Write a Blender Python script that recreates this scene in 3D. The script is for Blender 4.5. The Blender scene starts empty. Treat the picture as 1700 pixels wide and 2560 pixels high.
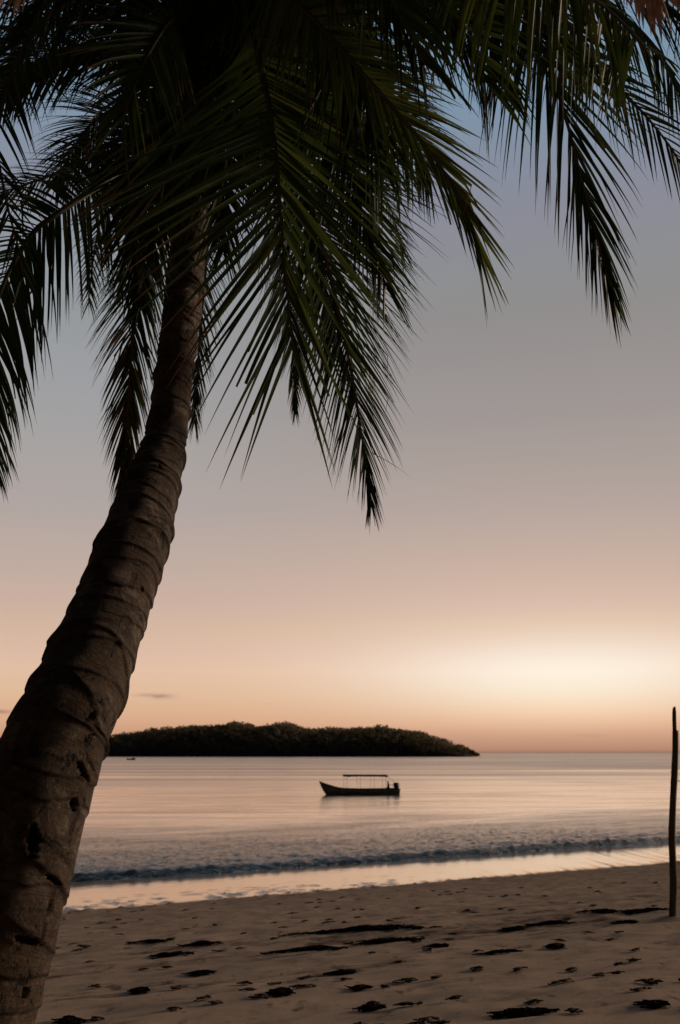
import bpy, bmesh, math, random
import numpy as np
from mathutils import Vector, Matrix, noise
R = math.radians
random.seed(7)
rng = np.random.default_rng(7)
scene = bpy.context.scene
COL = scene.collection

# ------------------------------------------------------------------ camera
FPX = 2489.0                       # focal length in photo pixels (35 mm, 36 mm tall frame)
PITCH = R(13.62)
CAM = Vector((0, 0, 3.5))
SC = 1700 / 1568.0
cam_d = bpy.data.cameras.new('camera')
cam = bpy.data.objects.new('camera', cam_d)
COL.objects.link(cam)
cam.location = CAM
cam.rotation_euler = (R(90) + PITCH, 0, 0)
cam_d.sensor_fit = 'VERTICAL'; cam_d.sensor_height = 36; cam_d.lens = 35
cam_d.clip_start = 0.05; cam_d.clip_end = 90000
cam_d.dof.use_dof = True; cam_d.dof.focus_distance = 5.0; cam_d.dof.aperture_fstop = 4.2
scene.camera = cam
CF = Vector((0, math.cos(PITCH), math.sin(PITCH)))
CU = Vector((0, -math.sin(PITCH), math.cos(PITCH)))
CR = Vector((1, 0, 0))

def ray(px, py):
    x = px * SC - 850; y = 1280 - py * SC
    return CR * (x / FPX) + CU * (y / FPX) + CF
def at(px, py, d):
    return CAM + ray(px, py) * d
def proj(p):
    v = p - CAM
    d = v.dot(CF)
    return ((v.dot(CR) / d * FPX + 850) / SC, (1280 - v.dot(CU) / d * FPX) / SC)

# ------------------------------------------------------------------ helpers
def tag(o, label=None, cat=None, group=None, kind=None):
    if label: o['label'] = label
    if cat: o['category'] = cat
    if group: o['group'] = group
    if kind: o['kind'] = kind
    return o
def link(name, me, mat=None, parent=None, smooth=True):
    o = bpy.data.objects.new(name, me)
    COL.objects.link(o)
    if mat: me.materials.append(mat)
    if parent: o.parent = parent
    if smooth and len(me.polygons):
        me.polygons.foreach_set('use_smooth', [True] * len(me.polygons))
    return o
def empty(name, loc=(0, 0, 0), rz=0):
    o = bpy.data.objects.new(name, None); COL.objects.link(o)
    o.location = loc; o.rotation_euler = (0, 0, rz)
    return o
def mesh(name, vs, fs):
    me = bpy.data.meshes.new(name)
    me.from_pydata([tuple(v) for v in vs], [], fs)
    me.update()
    return me
class MB:
    def __init__(s): s.v = []; s.f = []; s.a = []
    def box(s, c, h, rot=None):
        n = len(s.v)
        for x in (-1, 1):
            for y in (-1, 1):
                for z in (-1, 1):
                    p = Vector((x * h[0], y * h[1], z * h[2]))
                    if rot: p = rot @ p
                    s.v.append(Vector(c) + p)
        for q in ((0,1,3,2),(4,6,7,5),(0,4,5,1),(2,3,7,6),(0,2,6,4),(1,5,7,3)):
            s.f.append([n + i for i in q])
    def tube(s, pts, rad, n=8, cap=True):
        b = len(s.v); m = len(pts)
        for i, p in enumerate(pts):
            p = Vector(p)
            t = (Vector(pts[min(i+1, m-1)]) - Vector(pts[max(i-1, 0)])).normalized()
            u = t.cross(Vector((0.31, 0.95, 0.05))).normalized(); w = t.cross(u)
            r = rad[i] if isinstance(rad, (list, tuple)) else rad
            for k in range(n):
                a = 2 * math.pi * k / n
                s.v.append(p + u * (math.cos(a) * r) + w * (math.sin(a) * r))
        for i in range(m - 1):
            for k in range(n):
                k2 = (k + 1) % n
                s.f.append([b+i*n+k, b+i*n+k2, b+(i+1)*n+k2, b+(i+1)*n+k])
        if cap:
            s.f.append([b + k for k in range(n)][::-1]); s.f.append([b+(m-1)*n+k for k in range(n)])
    def build(s, name, mat, parent=None, smooth=False):
        return link(name, mesh(name, s.v, s.f), mat, parent, smooth)
def catmull(P, n):
    P = [Vector(p) for p in P]
    Q = [P[0] * 2 - P[1]] + P + [P[-1] * 2 - P[-2]]
    out = []
    for i in range(len(P) - 1):
        a, b, c, d = Q[i:i+4]
        for k in range(24):
            t = k / 24
            out.append(0.5 * ((2*b) + (c-a)*t + (2*a-5*b+4*c-d)*t*t + (3*b-a-3*c+d)*t**3))
    out.append(P[-1])
    L = [0]
    for i in range(1, len(out)): L.append(L[-1] + (out[i]-out[i-1]).length)
    res = []; j = 0
    for k in range(n):
        s = L[-1] * k / (n - 1)
        while j < len(L) - 2 and L[j+1] < s: j += 1
        f = (s - L[j]) / max(1e-9, L[j+1] - L[j])
        res.append(out[j].lerp(out[j+1], min(1, max(0, f))))
    return res, L[-1]
def interp(x, xs, ys): return float(np.interp(x, xs, ys))
def fbm(x, y, z=0.0, o=4):
    return noise.fractal(Vector((x, y, z)), 1.0, 2.0, o, noise_basis='PERLIN_ORIGINAL')

# ------------------------------------------------------------------ materials
class NT:
    def __init__(s, tree): s.t = tree; s.n = tree.nodes; s.l = tree.links
    def node(s, typ, **kw):
        n = s.n.new(typ)
        for k, v in kw.items(): setattr(n, k, v)
        return n
    def set(s, sock, v):
        if isinstance(v, bpy.types.NodeSocket): s.l.new(v, sock)
        else: sock.default_value = v
    def math(s, op, a, b=None, c=None, clamp=False):
        n = s.node('ShaderNodeMath', operation=op, use_clamp=clamp)
        s.set(n.inputs[0], a)
        if b is not None: s.set(n.inputs[1], b)
        if c is not None: s.set(n.inputs[2], c)
        return n.outputs[0]
    def ramp(s, fac, stops, interp='LINEAR'):
        n = s.node('ShaderNodeValToRGB'); s.set(n.inputs[0], fac)
        cr = n.color_ramp; cr.interpolation = interp
        while len(cr.elements) < len(stops): cr.elements.new(0.5)
        for e, (p, c) in zip(cr.elements, stops):
            e.position = p; e.color = (*c, 1) if len(c) == 3 else c
        return n.outputs[0]
    def mix(s, fac, a, b, typ='RGBA', blend='MIX'):
        n = s.node('ShaderNodeMix', data_type=typ, blend_type=blend)
        s.set(n.inputs[0], fac)
        i = {'RGBA': (6, 7), 'FLOAT': (2, 3)}[typ]
        for k, v in zip(i, (a, b)):
            s.set(n.inputs[k], (*v, 1) if isinstance(v, tuple) and len(v) == 3 else v)
        return n.outputs[2] if typ == 'RGBA' else n.outputs[0]
    def noise(s, vec, scale, detail=4, rough=0.55, dist=0.0):
        n = s.node('ShaderNodeTexNoise'); s.set(n.inputs['Vector'], vec)
        n.inputs['Scale'].default_value = scale; n.inputs['Detail'].default_value = detail
        n.inputs['Roughness'].default_value = rough; n.inputs['Distortion'].default_value = dist
        return n.outputs[0]
    def mapping(s, vec, scale=(1,1,1), rot=(0,0,0), loc=(0,0,0)):
        n = s.node('ShaderNodeMapping'); s.set(n.inputs[0], vec)
        n.inputs[1].default_value = loc; n.inputs[2].default_value = rot; n.inputs[3].default_value = scale
        return n.outputs[0]
    def bump(s, h, strength, dist, normal=None):
        n = s.node('ShaderNodeBump'); s.set(n.inputs['Height'], h)
        n.inputs['Strength'].default_value = strength; n.inputs['Distance'].default_value = dist
        if normal is not None: s.set(n.inputs['Normal'], normal)
        return n.outputs[0]
def new_mat(name):
    m = bpy.data.materials.new(name); m.use_nodes = True
    t = NT(m.node_tree); t.n.clear()
    out = t.node('ShaderNodeOutputMaterial')
    return m, t, out
def simple_mat(name, col, rough=0.7, var=0.3, scale=8.0, bump=0.0):
    m, t, out = new_mat(name)
    co = t.node('ShaderNodeTexCoord').outputs['Object']
    n = t.noise(co, scale, 5)
    c = t.ramp(n, [(0.3, tuple(x * (1 - var) for x in col)), (0.7, tuple(x * (1 + var) for x in col))])
    p = t.node('ShaderNodeBsdfPrincipled')
    t.set(p.inputs['Base Color'], c); p.inputs['Roughness'].default_value = rough
    if bump: t.set(p.inputs['Normal'], t.bump(n, 0.6, bump))
    t.l.new(p.outputs[0], out.inputs[0])
    return m

# ------------------------------------------------------------------ sky
def srgb(r, g, b):
    f = lambda c: (c/255/12.92) if c/255 <= 0.04045 else ((c/255 + 0.055)/1.055) ** 2.4
    return (f(r), f(g), f(b))
def elev(py):                       # elevation, degrees, of a photo row
    return math.degrees(PITCH + math.atan((1180.5 - py) * SC / FPX))
world = bpy.data.worlds.new('World'); scene.world = world; world.use_nodes = True
w = NT(world.node_tree); w.n.clear()
wo = w.node('ShaderNodeOutputWorld')
tc = w.node('ShaderNodeTexCoord').outputs['Generated']
sep = w.node('ShaderNodeSeparateXYZ'); w.l.new(tc, sep.inputs[0])
X, Y, Z = sep.outputs
el = w.math('DEGREES', w.math('ARCSINE', Z)) if False else w.math('MULTIPLY', w.math('ARCSINE', Z), 57.29578)
az = w.math('MULTIPLY', w.math('ARCTAN2', X, Y), 57.29578)
EMAX = 90.0
rows = [(1736, (150,115,97)), (1728, (178,132,108)), (1706, (192,145,119)), (1688, (204,155,126)), (1669, (213,166,134)), (1650, (217,173,140)), (1605, (222,184,152)), (1549, (224,189,163)),
        (1513, (219,185,164)), (1439, (208,179,157)), (1402, (202,174,160)), (1337, (193,170,158)), (1250, (182,165,156)), (1180, (173,160,155)), (1060, (165,155,150)), (970, (158,150,148)),
        (850, (151,145,144)), (740, (144,141,140)), (640, (141,142,145)), (510, (138,139,151)), (400, (133,141,157)), (250, (125,147,168)), (0, (118,146,170))]
stops = [(0.0, srgb(146,112,94))]
for py, c in rows:
    e = max(0.05, elev(py)); stops.append((math.sqrt(e / EMAX), srgb(*c)))
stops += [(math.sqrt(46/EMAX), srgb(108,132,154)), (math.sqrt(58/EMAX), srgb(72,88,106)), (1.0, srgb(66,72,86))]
base = w.ramp(w.math('SQRT', w.math('DIVIDE', w.math('MAXIMUM', el, 0.0), EMAX)), stops)
def gauss(a0, e0, sa, se):
    u = w.math('DIVIDE', w.math('SUBTRACT', az, a0), sa)
    v = w.math('DIVIDE', w.math('SUBTRACT', el, e0), se)
    q = w.math('ADD', w.math('MULTIPLY', u, u), w.math('MULTIPLY', v, v))
    return w.math('EXPONENT', w.math('MULTIPLY', q, -1.0))
SUN_AZ, SUN_EL = 13.0, 3.6
col = base
def add(col, g, c):
    m = w.node('ShaderNodeMix', data_type='RGBA', blend_type='ADD'); m.clamp_factor = False
    w.set(m.inputs[0], g); w.set(m.inputs[6], col); m.inputs[7].default_value = (*c, 1)
    return m.outputs[2]
col = add(col, gauss(SUN_AZ - 0.3, 4.2, 10.5, 2.0), (0.13, 0.27, 0.30))
col = add(col, gauss(SUN_AZ, 5.6, 15, 3.2), (0.08, 0.085, 0.065))
col = add(col, gauss(SUN_AZ - 1, 9.0, 18, 7.0), (0.075, 0.04, 0.022))
col = add(col, gauss(-16, 22, 13, 9), (0.015, 0.05, 0.07))
col = add(col, gauss(-20, 9, 7, 7), (-0.055, -0.03, -0.006))
col = add(col, gauss(SUN_AZ, 2.2, 9, 1.1), (0.10, 0.07, 0.03))
# thin dusk clouds
cn = w.noise(w.mapping(tc, (40, 40, 160)), 1.0, 4, 0.6)
def cloud(px, py, wx, wy, amt, col):
    a0 = math.degrees(math.atan((px - 784) * SC / FPX / math.cos(PITCH))) * 1.0
    r_ = ray(px, py); a0 = math.degrees(math.atan2(r_.x, r_.y)); e0 = math.degrees(math.asin(r_.normalized().z))
    g = w.math('MULTIPLY', gauss(a0, e0, wx, wy), w.math('MULTIPLY', w.math('SUBTRACT', cn, 0.28), 3.2, clamp=True), clamp=True)
    return w.mix(w.math('MULTIPLY', g, amt), col, srgb(150, 118, 108))
col = cloud(372, 1606, 0.85, 0.13, 0.8, col)
col = cloud(330, 1603, 0.5, 0.10, 0.45, col)
col = cloud(-5, 1641, 0.8, 0.10, 0.75, col)
col = cloud(1360, 1696, 0.7, 0.06, 0.3, col)
col = cloud(650, 1622, 0.9, 0.06, 0.15, col)
# the first star
st = gauss(*(lambda r_: (math.degrees(math.atan2(r_.x, r_.y)), math.degrees(math.asin(r_.normalized().z))))(ray(1158, 665)), 0.03, 0.025)
col = add(col, st, (1.2, 1.1, 1.0))
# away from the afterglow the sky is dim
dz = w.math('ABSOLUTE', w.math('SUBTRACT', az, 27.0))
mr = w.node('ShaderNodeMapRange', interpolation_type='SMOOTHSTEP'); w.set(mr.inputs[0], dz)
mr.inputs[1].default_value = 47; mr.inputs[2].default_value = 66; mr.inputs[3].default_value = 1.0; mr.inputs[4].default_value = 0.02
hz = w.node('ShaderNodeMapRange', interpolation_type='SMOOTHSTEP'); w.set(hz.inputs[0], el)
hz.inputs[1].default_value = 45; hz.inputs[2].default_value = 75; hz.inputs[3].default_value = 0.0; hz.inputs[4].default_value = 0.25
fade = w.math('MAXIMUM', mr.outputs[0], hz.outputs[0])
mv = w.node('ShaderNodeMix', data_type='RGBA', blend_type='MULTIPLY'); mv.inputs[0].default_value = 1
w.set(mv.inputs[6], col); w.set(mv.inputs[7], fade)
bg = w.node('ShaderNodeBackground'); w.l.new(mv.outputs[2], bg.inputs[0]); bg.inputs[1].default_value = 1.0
# the physical twilight sky, a whisper of it on top
ns = w.node('ShaderNodeTexSky', sky_type='NISHITA'); ns.sun_disc = False
ns.sun_elevation = R(-1.5); ns.sun_rotation = R(SUN_AZ)
bg2 = w.node('ShaderNodeBackground'); w.l.new(ns.outputs[0], bg2.inputs[0]); bg2.inputs[1].default_value = 0.003
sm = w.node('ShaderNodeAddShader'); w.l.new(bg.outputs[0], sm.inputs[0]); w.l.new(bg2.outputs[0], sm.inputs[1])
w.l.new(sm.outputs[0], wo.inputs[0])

side_key_d = bpy.data.lights.new('side_key', 'SUN'); side_key = bpy.data.objects.new('side_key', side_key_d); COL.objects.link(side_key)  # added warm key light for the trunk's right side, well off the afterglow
side_key_d.energy = 1.85; side_key_d.angle = R(14); side_key_d.color = (1.0, 0.78, 0.58)
LAMP_AZ, LAMP_EL = 66.0, 11.0
side_key.rotation_euler = (R(90 - LAMP_EL), 0, R(180 - LAMP_AZ))

scene.view_settings.view_transform = 'Standard'; scene.view_settings.look = 'None'
scene.view_settings.exposure = 0; scene.view_settings.gamma = 1
scene.cycles.max_bounces = 6; scene.cycles.transparent_max_bounces = 8
scene.cycles.use_denoising = True

# ------------------------------------------------------------------ beach and sea
LX, LY = 0.854, 0.519                 # along the shore; seaward is (-LY, LX)
def s_of(x, y): return -LY * x + LX * y
def l_of(x, y): return LX * x + LY * y
S_WET, S_WAVE = 22.9, 29.6
def beach_z(s):
    return interp(s, [-60, -6, 0, 23, 26, 30, 40, 120], [4.2, 3.05, 2.6, 0.12, 0.03, -0.06, -0.6, -5])
POST_XY = (1e3, 1e3)
def sand_h(x, y):
    s = s_of(x, y)
    z = beach_z(s)
    if s < S_WET + 1.5:
        k = min(1, max(0, (S_WET + 0.6 - s) / 2.0))
        l = l_of(x, y)
        z += k * (0.028 * fbm(l * 0.55, s * 1.3, 1.7, 3) + 0.018 * fbm(l * 2.0, s * 3.2, 9.1, 4) + 0.008 * fbm(x * 6.0, y * 6.0, 3.1, 3))
    dp_ = (x - POST_XY[0]) ** 2 + (y - POST_XY[1]) ** 2
    if dp_ < 0.5: z += 0.035 * math.exp(-dp_ / 0.025) - 0.012 * math.exp(-dp_ / 0.09)
    if S_WET - 1.2 < s < S_WET + 3.0:        # pebbly lip of the swash
        k = max(0, 1 - abs(s - S_WET - 0.2) / 2.6)
        z += 0.11 * k * max(0, fbm(x * 4.5, y * 2.4, 4.4, 2) - 0.20)
    return z
def ground_hit(px, py):
    r_ = ray(px, py); lo, hi = 1.0, 60.0
    for _ in range(50):
        m = (lo + hi) / 2; p = CAM + r_ * m
        if p.z > beach_z(s_of(p.x, p.y)): lo = m
        else: hi = m
    p = CAM + r_ * lo
    return Vector((p.x, p.y, sand_h(p.x, p.y)))
_q = ground_hit(1551, 2120); POST_XY = (_q.x, _q.y)
def graded(lo, hi, step, end_lo, end_hi, ratio=1.35):
    a = list(np.arange(lo, hi, step)); x, d = lo, step
    pre = []
    while x > end_lo:
        d *= ratio; x -= d; pre.append(x)
    x, d = a[-1], step; post = []
    while x < end_hi:
        d *= ratio; x += d; post.append(x)
    return pre[::-1] + a + post
def grid_mesh(name, U, V, fn):
    vs = [fn(u, v) for v in V for u in U]
    nu = len(U)
    fs = [(j*nu+i, j*nu+i+1, (j+1)*nu+i+1, (j+1)*nu+i) for j in range(len(V)-1) for i in range(nu-1)]
    return mesh(name, vs, fs)

# sand material: dry sand that turns wet and mirror-like past the swash line
sand, t, out = new_mat('sand')
co = t.node('ShaderNodeTexCoord').outputs['Object']
sh = t.mapping(co, rot=(0, 0, -math.atan2(LY, LX)))
sp = t.node('ShaderNodeSeparateXYZ'); t.l.new(sh, sp.inputs[0])
n_edge = t.noise(t.mapping(sh, (0.5, 1.2, 1)), 1.0, 3)
n_fine = t.noise(t.mapping(sh, (5, 9, 5)), 1.0, 4)
sval = t.math('ADD', sp.outputs[1], t.math('ADD', t.math('MULTIPLY', t.math('SUBTRACT', n_edge, 0.5), 0.8), t.math('MULTIPLY', t.math('SUBTRACT', n_fine, 0.5), 0.55)))
wr = t.node('ShaderNodeMapRange', interpolation_type='SMOOTHSTEP'); t.set(wr.inputs[0], sval)
wr.inputs[1].default_value = S_WET - 0.35; wr.inputs[2].default_value = S_WET + 0.55
wet = wr.outputs[0]
n_big = t.noise(t.mapping(sh, (0.25, 0.7, 1)), 1.0, 4)
n_mid = t.noise(t.mapping(sh, (2.0, 4.5, 2)), 1.0, 5, 0.6)
n_grain = t.noise(co, 160, 3, 0.7)
c1 = t.ramp(n_mid, [(0.28, (0.20, 0.13, 0.085)), (0.42, (0.53, 0.36, 0.245)), (0.75, (0.61, 0.42, 0.29))])
c2 = t.mix(t.math('MULTIPLY', n_big, 0.5), c1, (0.40, 0.27, 0.185))
c3 = t.mix(0.35, c2, t.ramp(n_grain, [(0.3, (0.3, 0.2, 0.14)), (0.7, (0.62, 0.44, 0.31))]))
n_st = t.noise(t.mapping(sh, (0.55, 2.2, 1), rot=(0, 0, 0.25)), 1.0, 6, 0.72)
st_band = t.math('MULTIPLY', t.math('SUBTRACT', 1.0, t.math('MULTIPLY', t.math('ABSOLUTE', t.math('SUBTRACT', sp.outputs[1], 9.5)), 0.16), clamp=True), 0.22)
n_sp = t.noise(t.mapping(co, (3.4, 1.7, 1)), 1.0, 5, 0.7)
stain = t.node('ShaderNodeMapRange', interpolation_type='SMOOTHSTEP'); t.set(stain.inputs[0], t.math('ADD', t.math('ADD', n_st, st_band), t.math('MULTIPLY', t.math('SUBTRACT', n_sp, 0.5), 0.5)))
stain.inputs[1].default_value = 0.66; stain.inputs[2].default_value = 0.92; stain.inputs[3].default_value = 0; stain.inputs[4].default_value = 0.85
c3 = t.mix(stain.outputs[0], c3, (0.06, 0.04, 0.026))
dent_shade = t.node('ShaderNodeMapRange', interpolation_type='SMOOTHSTEP'); t.set(dent_shade.inputs[0], t.math('MULTIPLY_ADD', t.math('SUBTRACT', n_st, 0.5), 0.35, t.noise(t.mapping(co, (6.0, 2.4, 1)), 1.0, 3, 0.62)))
dent_shade.inputs[1].default_value = 0.57; dent_shade.inputs[2].default_value = 0.75; dent_shade.inputs[3].default_value = 0; dent_shade.inputs[4].default_value = 0.75
c3 = t.mix(dent_shade.outputs[0], c3, (0.10, 0.07, 0.05))  # dark specks drawn out in depth, painted as shade of dents and lumps
# damp band just above the water
dr = t.node('ShaderNodeMapRange', interpolation_type='SMOOTHSTEP'); t.set(dr.inputs[0], sval)
dr.inputs[1].default_value = S_WET - 9; dr.inputs[2].default_value = S_WET; dr.inputs[3].default_value = 0; dr.inputs[4].default_value = 0.25
c4 = t.mix(dr.outputs[0], c3, (0.26, 0.185, 0.15))
bh = t.math('ADD', t.math('MULTIPLY', n_mid, 0.03), t.math('MULTIPLY', n_grain, 0.004))
nb = t.bump(bh, 0.8, 1.0)
dif = t.node('ShaderNodeBsdfDiffuse'); t.set(dif.inputs[0], c4); t.set(dif.inputs['Normal'], nb)
gl = t.node('ShaderNodeBsdfGlossy'); gl.inputs[0].default_value = (0.95, 0.85, 0.76, 1); gl.inputs['Roughness'].default_value = 0.10
gb = t.bump(t.noise(t.mapping(sh, (1.2, 3.0, 1)), 1.0, 3), 0.25, 0.02); t.set(gl.inputs['Normal'], gb)
fr = t.node('ShaderNodeFresnel'); fr.inputs[0].default_value = 1.9
f2 = t.math('MULTIPLY', wet, t.math('MULTIPLY', fr.outputs[0], 1.30, clamp=True))
mx = t.node('ShaderNodeMixShader'); t.set(mx.inputs[0], f2); t.l.new(dif.outputs[0], mx.inputs[1]); t.l.new(gl.outputs[0], mx.inputs[2])
t.l.new(mx.outputs[0], out.inputs[0])

bx = graded(-9, 15, 0.085, -400, 400)
by = graded(4.5, 28, 0.085, -60, 120)
beach = link('beach', grid_mesh('beach', bx, by, lambda x, y: (x, y, sand_h(x, y))), sand)
tag(beach, kind='structure')

# sea
sea_m, t, out = new_mat('sea_water')
co = t.node('ShaderNodeTexCoord').outputs['Object']
sh = t.mapping(co, rot=(0, 0, -math.atan2(LY, LX)))
h1 = t.noise(t.mapping(sh, (0.9, 2.2, 1)), 1.0, 4, 0.6)
h2 = t.noise(t.mapping(sh, (0.10, 0.30, 1)), 1.0, 3, 0.5)
h3 = t.noise(t.mapping(sh, (0.012, 0.05, 1)), 1.0, 3, 0.5)
sp = t.node('ShaderNodeSeparateXYZ'); t.l.new(sh, sp.inputs[0])
def mrange(v, a, b, c, d):
    m_ = t.node('ShaderNodeMapRange', interpolation_type='SMOOTHSTEP'); t.set(m_.inputs[0], v)
    for k_, x_ in zip((1, 2, 3, 4), (a, b, c, d)): m_.inputs[k_].default_value = x_
    return m_.outputs[0]
sv_ = t.math('ADD', sp.outputs[1], t.math('MULTIPLY', t.math('SUBTRACT', h3, 0.5), 70.0))
stk = t.noise(t.mapping(co, (0.006, 0.055, 1)), 1.0, 4, 0.6)
stk2 = t.noise(t.mapping(co, (0.05, 0.5, 1)), 1.0, 4, 0.6)
far = t.math('MULTIPLY', mrange(sp.outputs[1], 70, 150, 0, 1), t.math('ADD', mrange(sp.outputs[1], 120, 260, 0, 0.55), mrange(stk, 0.42, 0.58, 0, 1)), clamp=True)
far = t.math('MAXIMUM', far, t.math('MULTIPLY', mrange(stk2, 0.48, 0.66, 0, 0.7), mrange(sp.outputs[1], 40, 60, 0.3, 1)))
surf = mrange(t.math('ADD', sp.outputs[1], t.math('MULTIPLY', t.math('SUBTRACT', h2, 0.5), 26.0)), S_WAVE + 3, S_WAVE + 26, 1, 0)
h0 = t.noise(t.mapping(sh, (2.2, 6.0, 1)), 1.0, 5, 0.68)
hh = t.math('ADD', t.math('ADD', t.math('MULTIPLY', t.math('MULTIPLY', h0, 0.12), surf), t.math('MULTIPLY', h1, 0.035)), t.math('ADD', t.math('MULTIPLY', h2, 0.12), t.math('MULTIPLY', h3, 0.5)))
nb = t.bump(hh, 0.9, 1.0)
gl = t.node('ShaderNodeBsdfGlossy'); gl.inputs[0].default_value = (0.97, 0.865, 0.785, 1); gl.inputs['Roughness'].default_value = 0.16
t.set(gl.inputs['Normal'], nb); t.set(gl.inputs['Roughness'], t.mix(far, 0.13, 0.24, 'FLOAT'))
dif = t.node('ShaderNodeBsdfDiffuse'); dif.inputs[0].default_value = (0.02, 0.032, 0.036, 1)
fr = t.node('ShaderNodeFresnel'); fr.inputs[0].default_value = 1.34; t.set(fr.inputs['Normal'], nb)
f2 = t.math('MULTIPLY', mrange(fr.outputs[0], 0.02, 0.46, 0.015, 1.0), t.mix(far, 1.0, 0.58, 'FLOAT'))
mx = t.node('ShaderNodeMixShader'); t.set(mx.inputs[0], f2); t.l.new(dif.outputs[0], mx.inputs[1]); t.l.new(gl.outputs[0], mx.inputs[2])
t.l.new(mx.outputs[0], out.inputs[0])
def sea_h(l, s):
    if s > 140: return 0.0
    e = 0.35 * fbm(l * 0.12, 3.3, 0.0, 2) + 0.08 * fbm(l * 1.6, 1.3, 0.0, 3)               # the wave front wanders a little
    q = s - S_WAVE - e
    if q < 0: return -0.12 + max(0, 0.12 + q * 0.25) * 0.6
    front = min(1, q / 0.22)
    amp = interp(q, [0, 0.3, 1.6, 4, 9, 20, 60], [0.03, 0.17, 0.15, 0.09, 0.05, 0.02, 0.0])
    z = amp * front * (0.92 + 0.22 * fbm(l * 0.8, s * 0.9, 2.2, 2) + 0.28 * fbm(l * 6.5, s * 3.0, 6.2, 3))
    chop = interp(q, [0, 1, 4, 8, 14, 40], [0.05, 0.075, 0.06, 0.035, 0.012, 0.008])
    z += chop * (0.5 * fbm(l * 2.4, s * 2.6, 7.7, 3) + 0.8 * fbm(l * 5.0, s * 3.4, 1.7, 2))
    z += interp(q, [3, 8, 30, 60], [0, 0.03, 0.025, 0]) * fbm(l * 0.22, s * 0.75, 5.0, 3)
    return z
sl = graded(-22, 34, 0.16, -60000, 60000)
ss = list(np.arange(S_WAVE - 1.0, S_WAVE + 1.6, 0.05)) + graded(S_WAVE + 1.6, 46, 0.12, S_WAVE + 1.6, 60000, 1.18)
def sea_v(l, s):
    return (LX * l - LY * s, LY * l + LX * s, sea_h(l, s))
sea = link('sea', grid_mesh('sea', sl, ss, sea_v), sea_m)
tag(sea, kind='structure')

# ------------------------------------------------------------------ island
prof = [(-260,1712),(-120,1706),(0,1708),(120,1703),(200,1706),(262,1703),(300,1696),(340,1691),(370,1684),(400,1681),(440,1679),(480,1678),(520,1675),(545,1669),(570,1671),(600,1681),(640,1673),(656,1669),(680,1675),(700,1685),(740,1685),(760,1681),(800,1685),(830,1681),(860,1681),(880,1678),(900,1683),(940,1689),(970,1693),(1000,1706),(1030,1716),(1055,1726),(1072,1733),(1084,1737)]
ID = 1200.0
def isl_pt(px, py):
    r_ = ray(px, py); k = ID / r_.y
    return CAM + r_ * k
PX = [isl_pt(a, b).x for a, b in prof]; PZ = [isl_pt(a, b).z for a, b in prof]
def isl_top(x): return interp(x, PX, PZ)
rock_m = simple_mat('island_earth', (0.06, 0.045, 0.03), 0.9, 0.4, 0.05)
def isl_h(x, y):
    q = (y - ID) / 95.0
    k = max(0, 1 - q * q)
    edge = min(1, max(0, (x - PX[0]) / 30)) * min(1, max(0, (PX[-1] - x) / 6))
    tp = max(0, isl_top(x) - 4)
    return (tp * k ** 0.7) * edge - 0.6 + (1 - k) * -1.0 + 1.2 * edge * (k > 0.02)
U = list(np.linspace(PX[0], PX[-1] + 2, 140)); V = list(np.linspace(ID - 95, ID + 95, 40))
isl = link('island_hill', grid_mesh('island_hill', U, V, lambda x, y: (x, y, isl_h(x, y))), rock_m)
tag(isl, kind='structure')
leaf_far, t, out = new_mat('island_foliage')
gi = t.node('ShaderNodeAttribute', attribute_name='shade').outputs['Fac']
c = t.ramp(gi, [(0, (0.19, 0.145, 0.085)), (0.5, (0.22, 0.17, 0.10)), (1, (0.25, 0.19, 0.115))])  # brown lifted in the base colour to stand in for haze
d_ = t.node('ShaderNodeBsdfDiffuse'); t.set(d_.inputs[0], c)
tr = t.node('ShaderNodeBsdfTranslucent'); t.set(tr.inputs[0], c)
mx = t.node('ShaderNodeMixShader'); mx.inputs[0].default_value = 0.5
t.l.new(d_.outputs[0], mx.inputs[1]); t.l.new(tr.outputs[0], mx.inputs[2]); t.l.new(mx.outputs[0], out.inputs[0])
vs, fs, sh_ = [], [], []
for i in range(5200):
    x = rng.uniform(PX[0], PX[-1] - 1)
    y = ID + rng.uniform(-96, 30)
    k = max(0, 1 - ((y - ID) / 95) ** 2)
    tp = isl_top(x)
    H = min(tp, rng.uniform(6, 12))
    g = isl_h(x, y)
    if abs(y - ID) < 26: g = max(g, tp - H * rng.uniform(0.92, 1.12))
    rr = rng.uniform(2.6, 5.0) * min(1, max(0.35, tp / 14))
    if abs(y - ID) >= 26 or g > tp - H: H = min(H, max(2.0, tp + rng.choice([-2.0, -0.8, 0.3, 1.6, 3.0]) + rng.uniform(-0.6, 0.6) - g))
    rr = min(rr, max(1.6, H * 0.75))
    cz = g + H - rr * 0.75
    v = rng.random()
    for j in range(26):
        dv = rng.normal(size=3); dv /= np.linalg.norm(dv)
        pc = np.array((x, y, cz)) + dv * rr * np.array((1, 1, 0.75)) * rng.uniform(0.6, 1.05)
        if pc[2] < 0.3: continue
        a = rng.normal(size=3); a /= np.linalg.norm(a); b = np.cross(a, rng.normal(size=3)); b /= np.linalg.norm(b)
        q = rng.uniform(0.5, 1.25)
        n0 = len(vs)
        vs += [pc - a*q, pc + b*q*0.7, pc + a*q, pc - b*q*0.7]
        fs.append((n0, n0+1, n0+2, n0+3)); sh_ += [min(1, max(0, v * 0.7 + rng.random() * 0.3))] * 4
me = mesh('island_forest', vs, fs)
me.attributes.new('shade', 'FLOAT', 'POINT').data.foreach_set('value', sh_)
tag(link('island_forest', me, leaf_far, smooth=False), 'dense dark forest covering the low island on the horizon', 'forest', kind='stuff')
stone_m = simple_mat('sea_rock', (0.05, 0.042, 0.035), 0.9, 0.4, 0.8)
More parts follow.
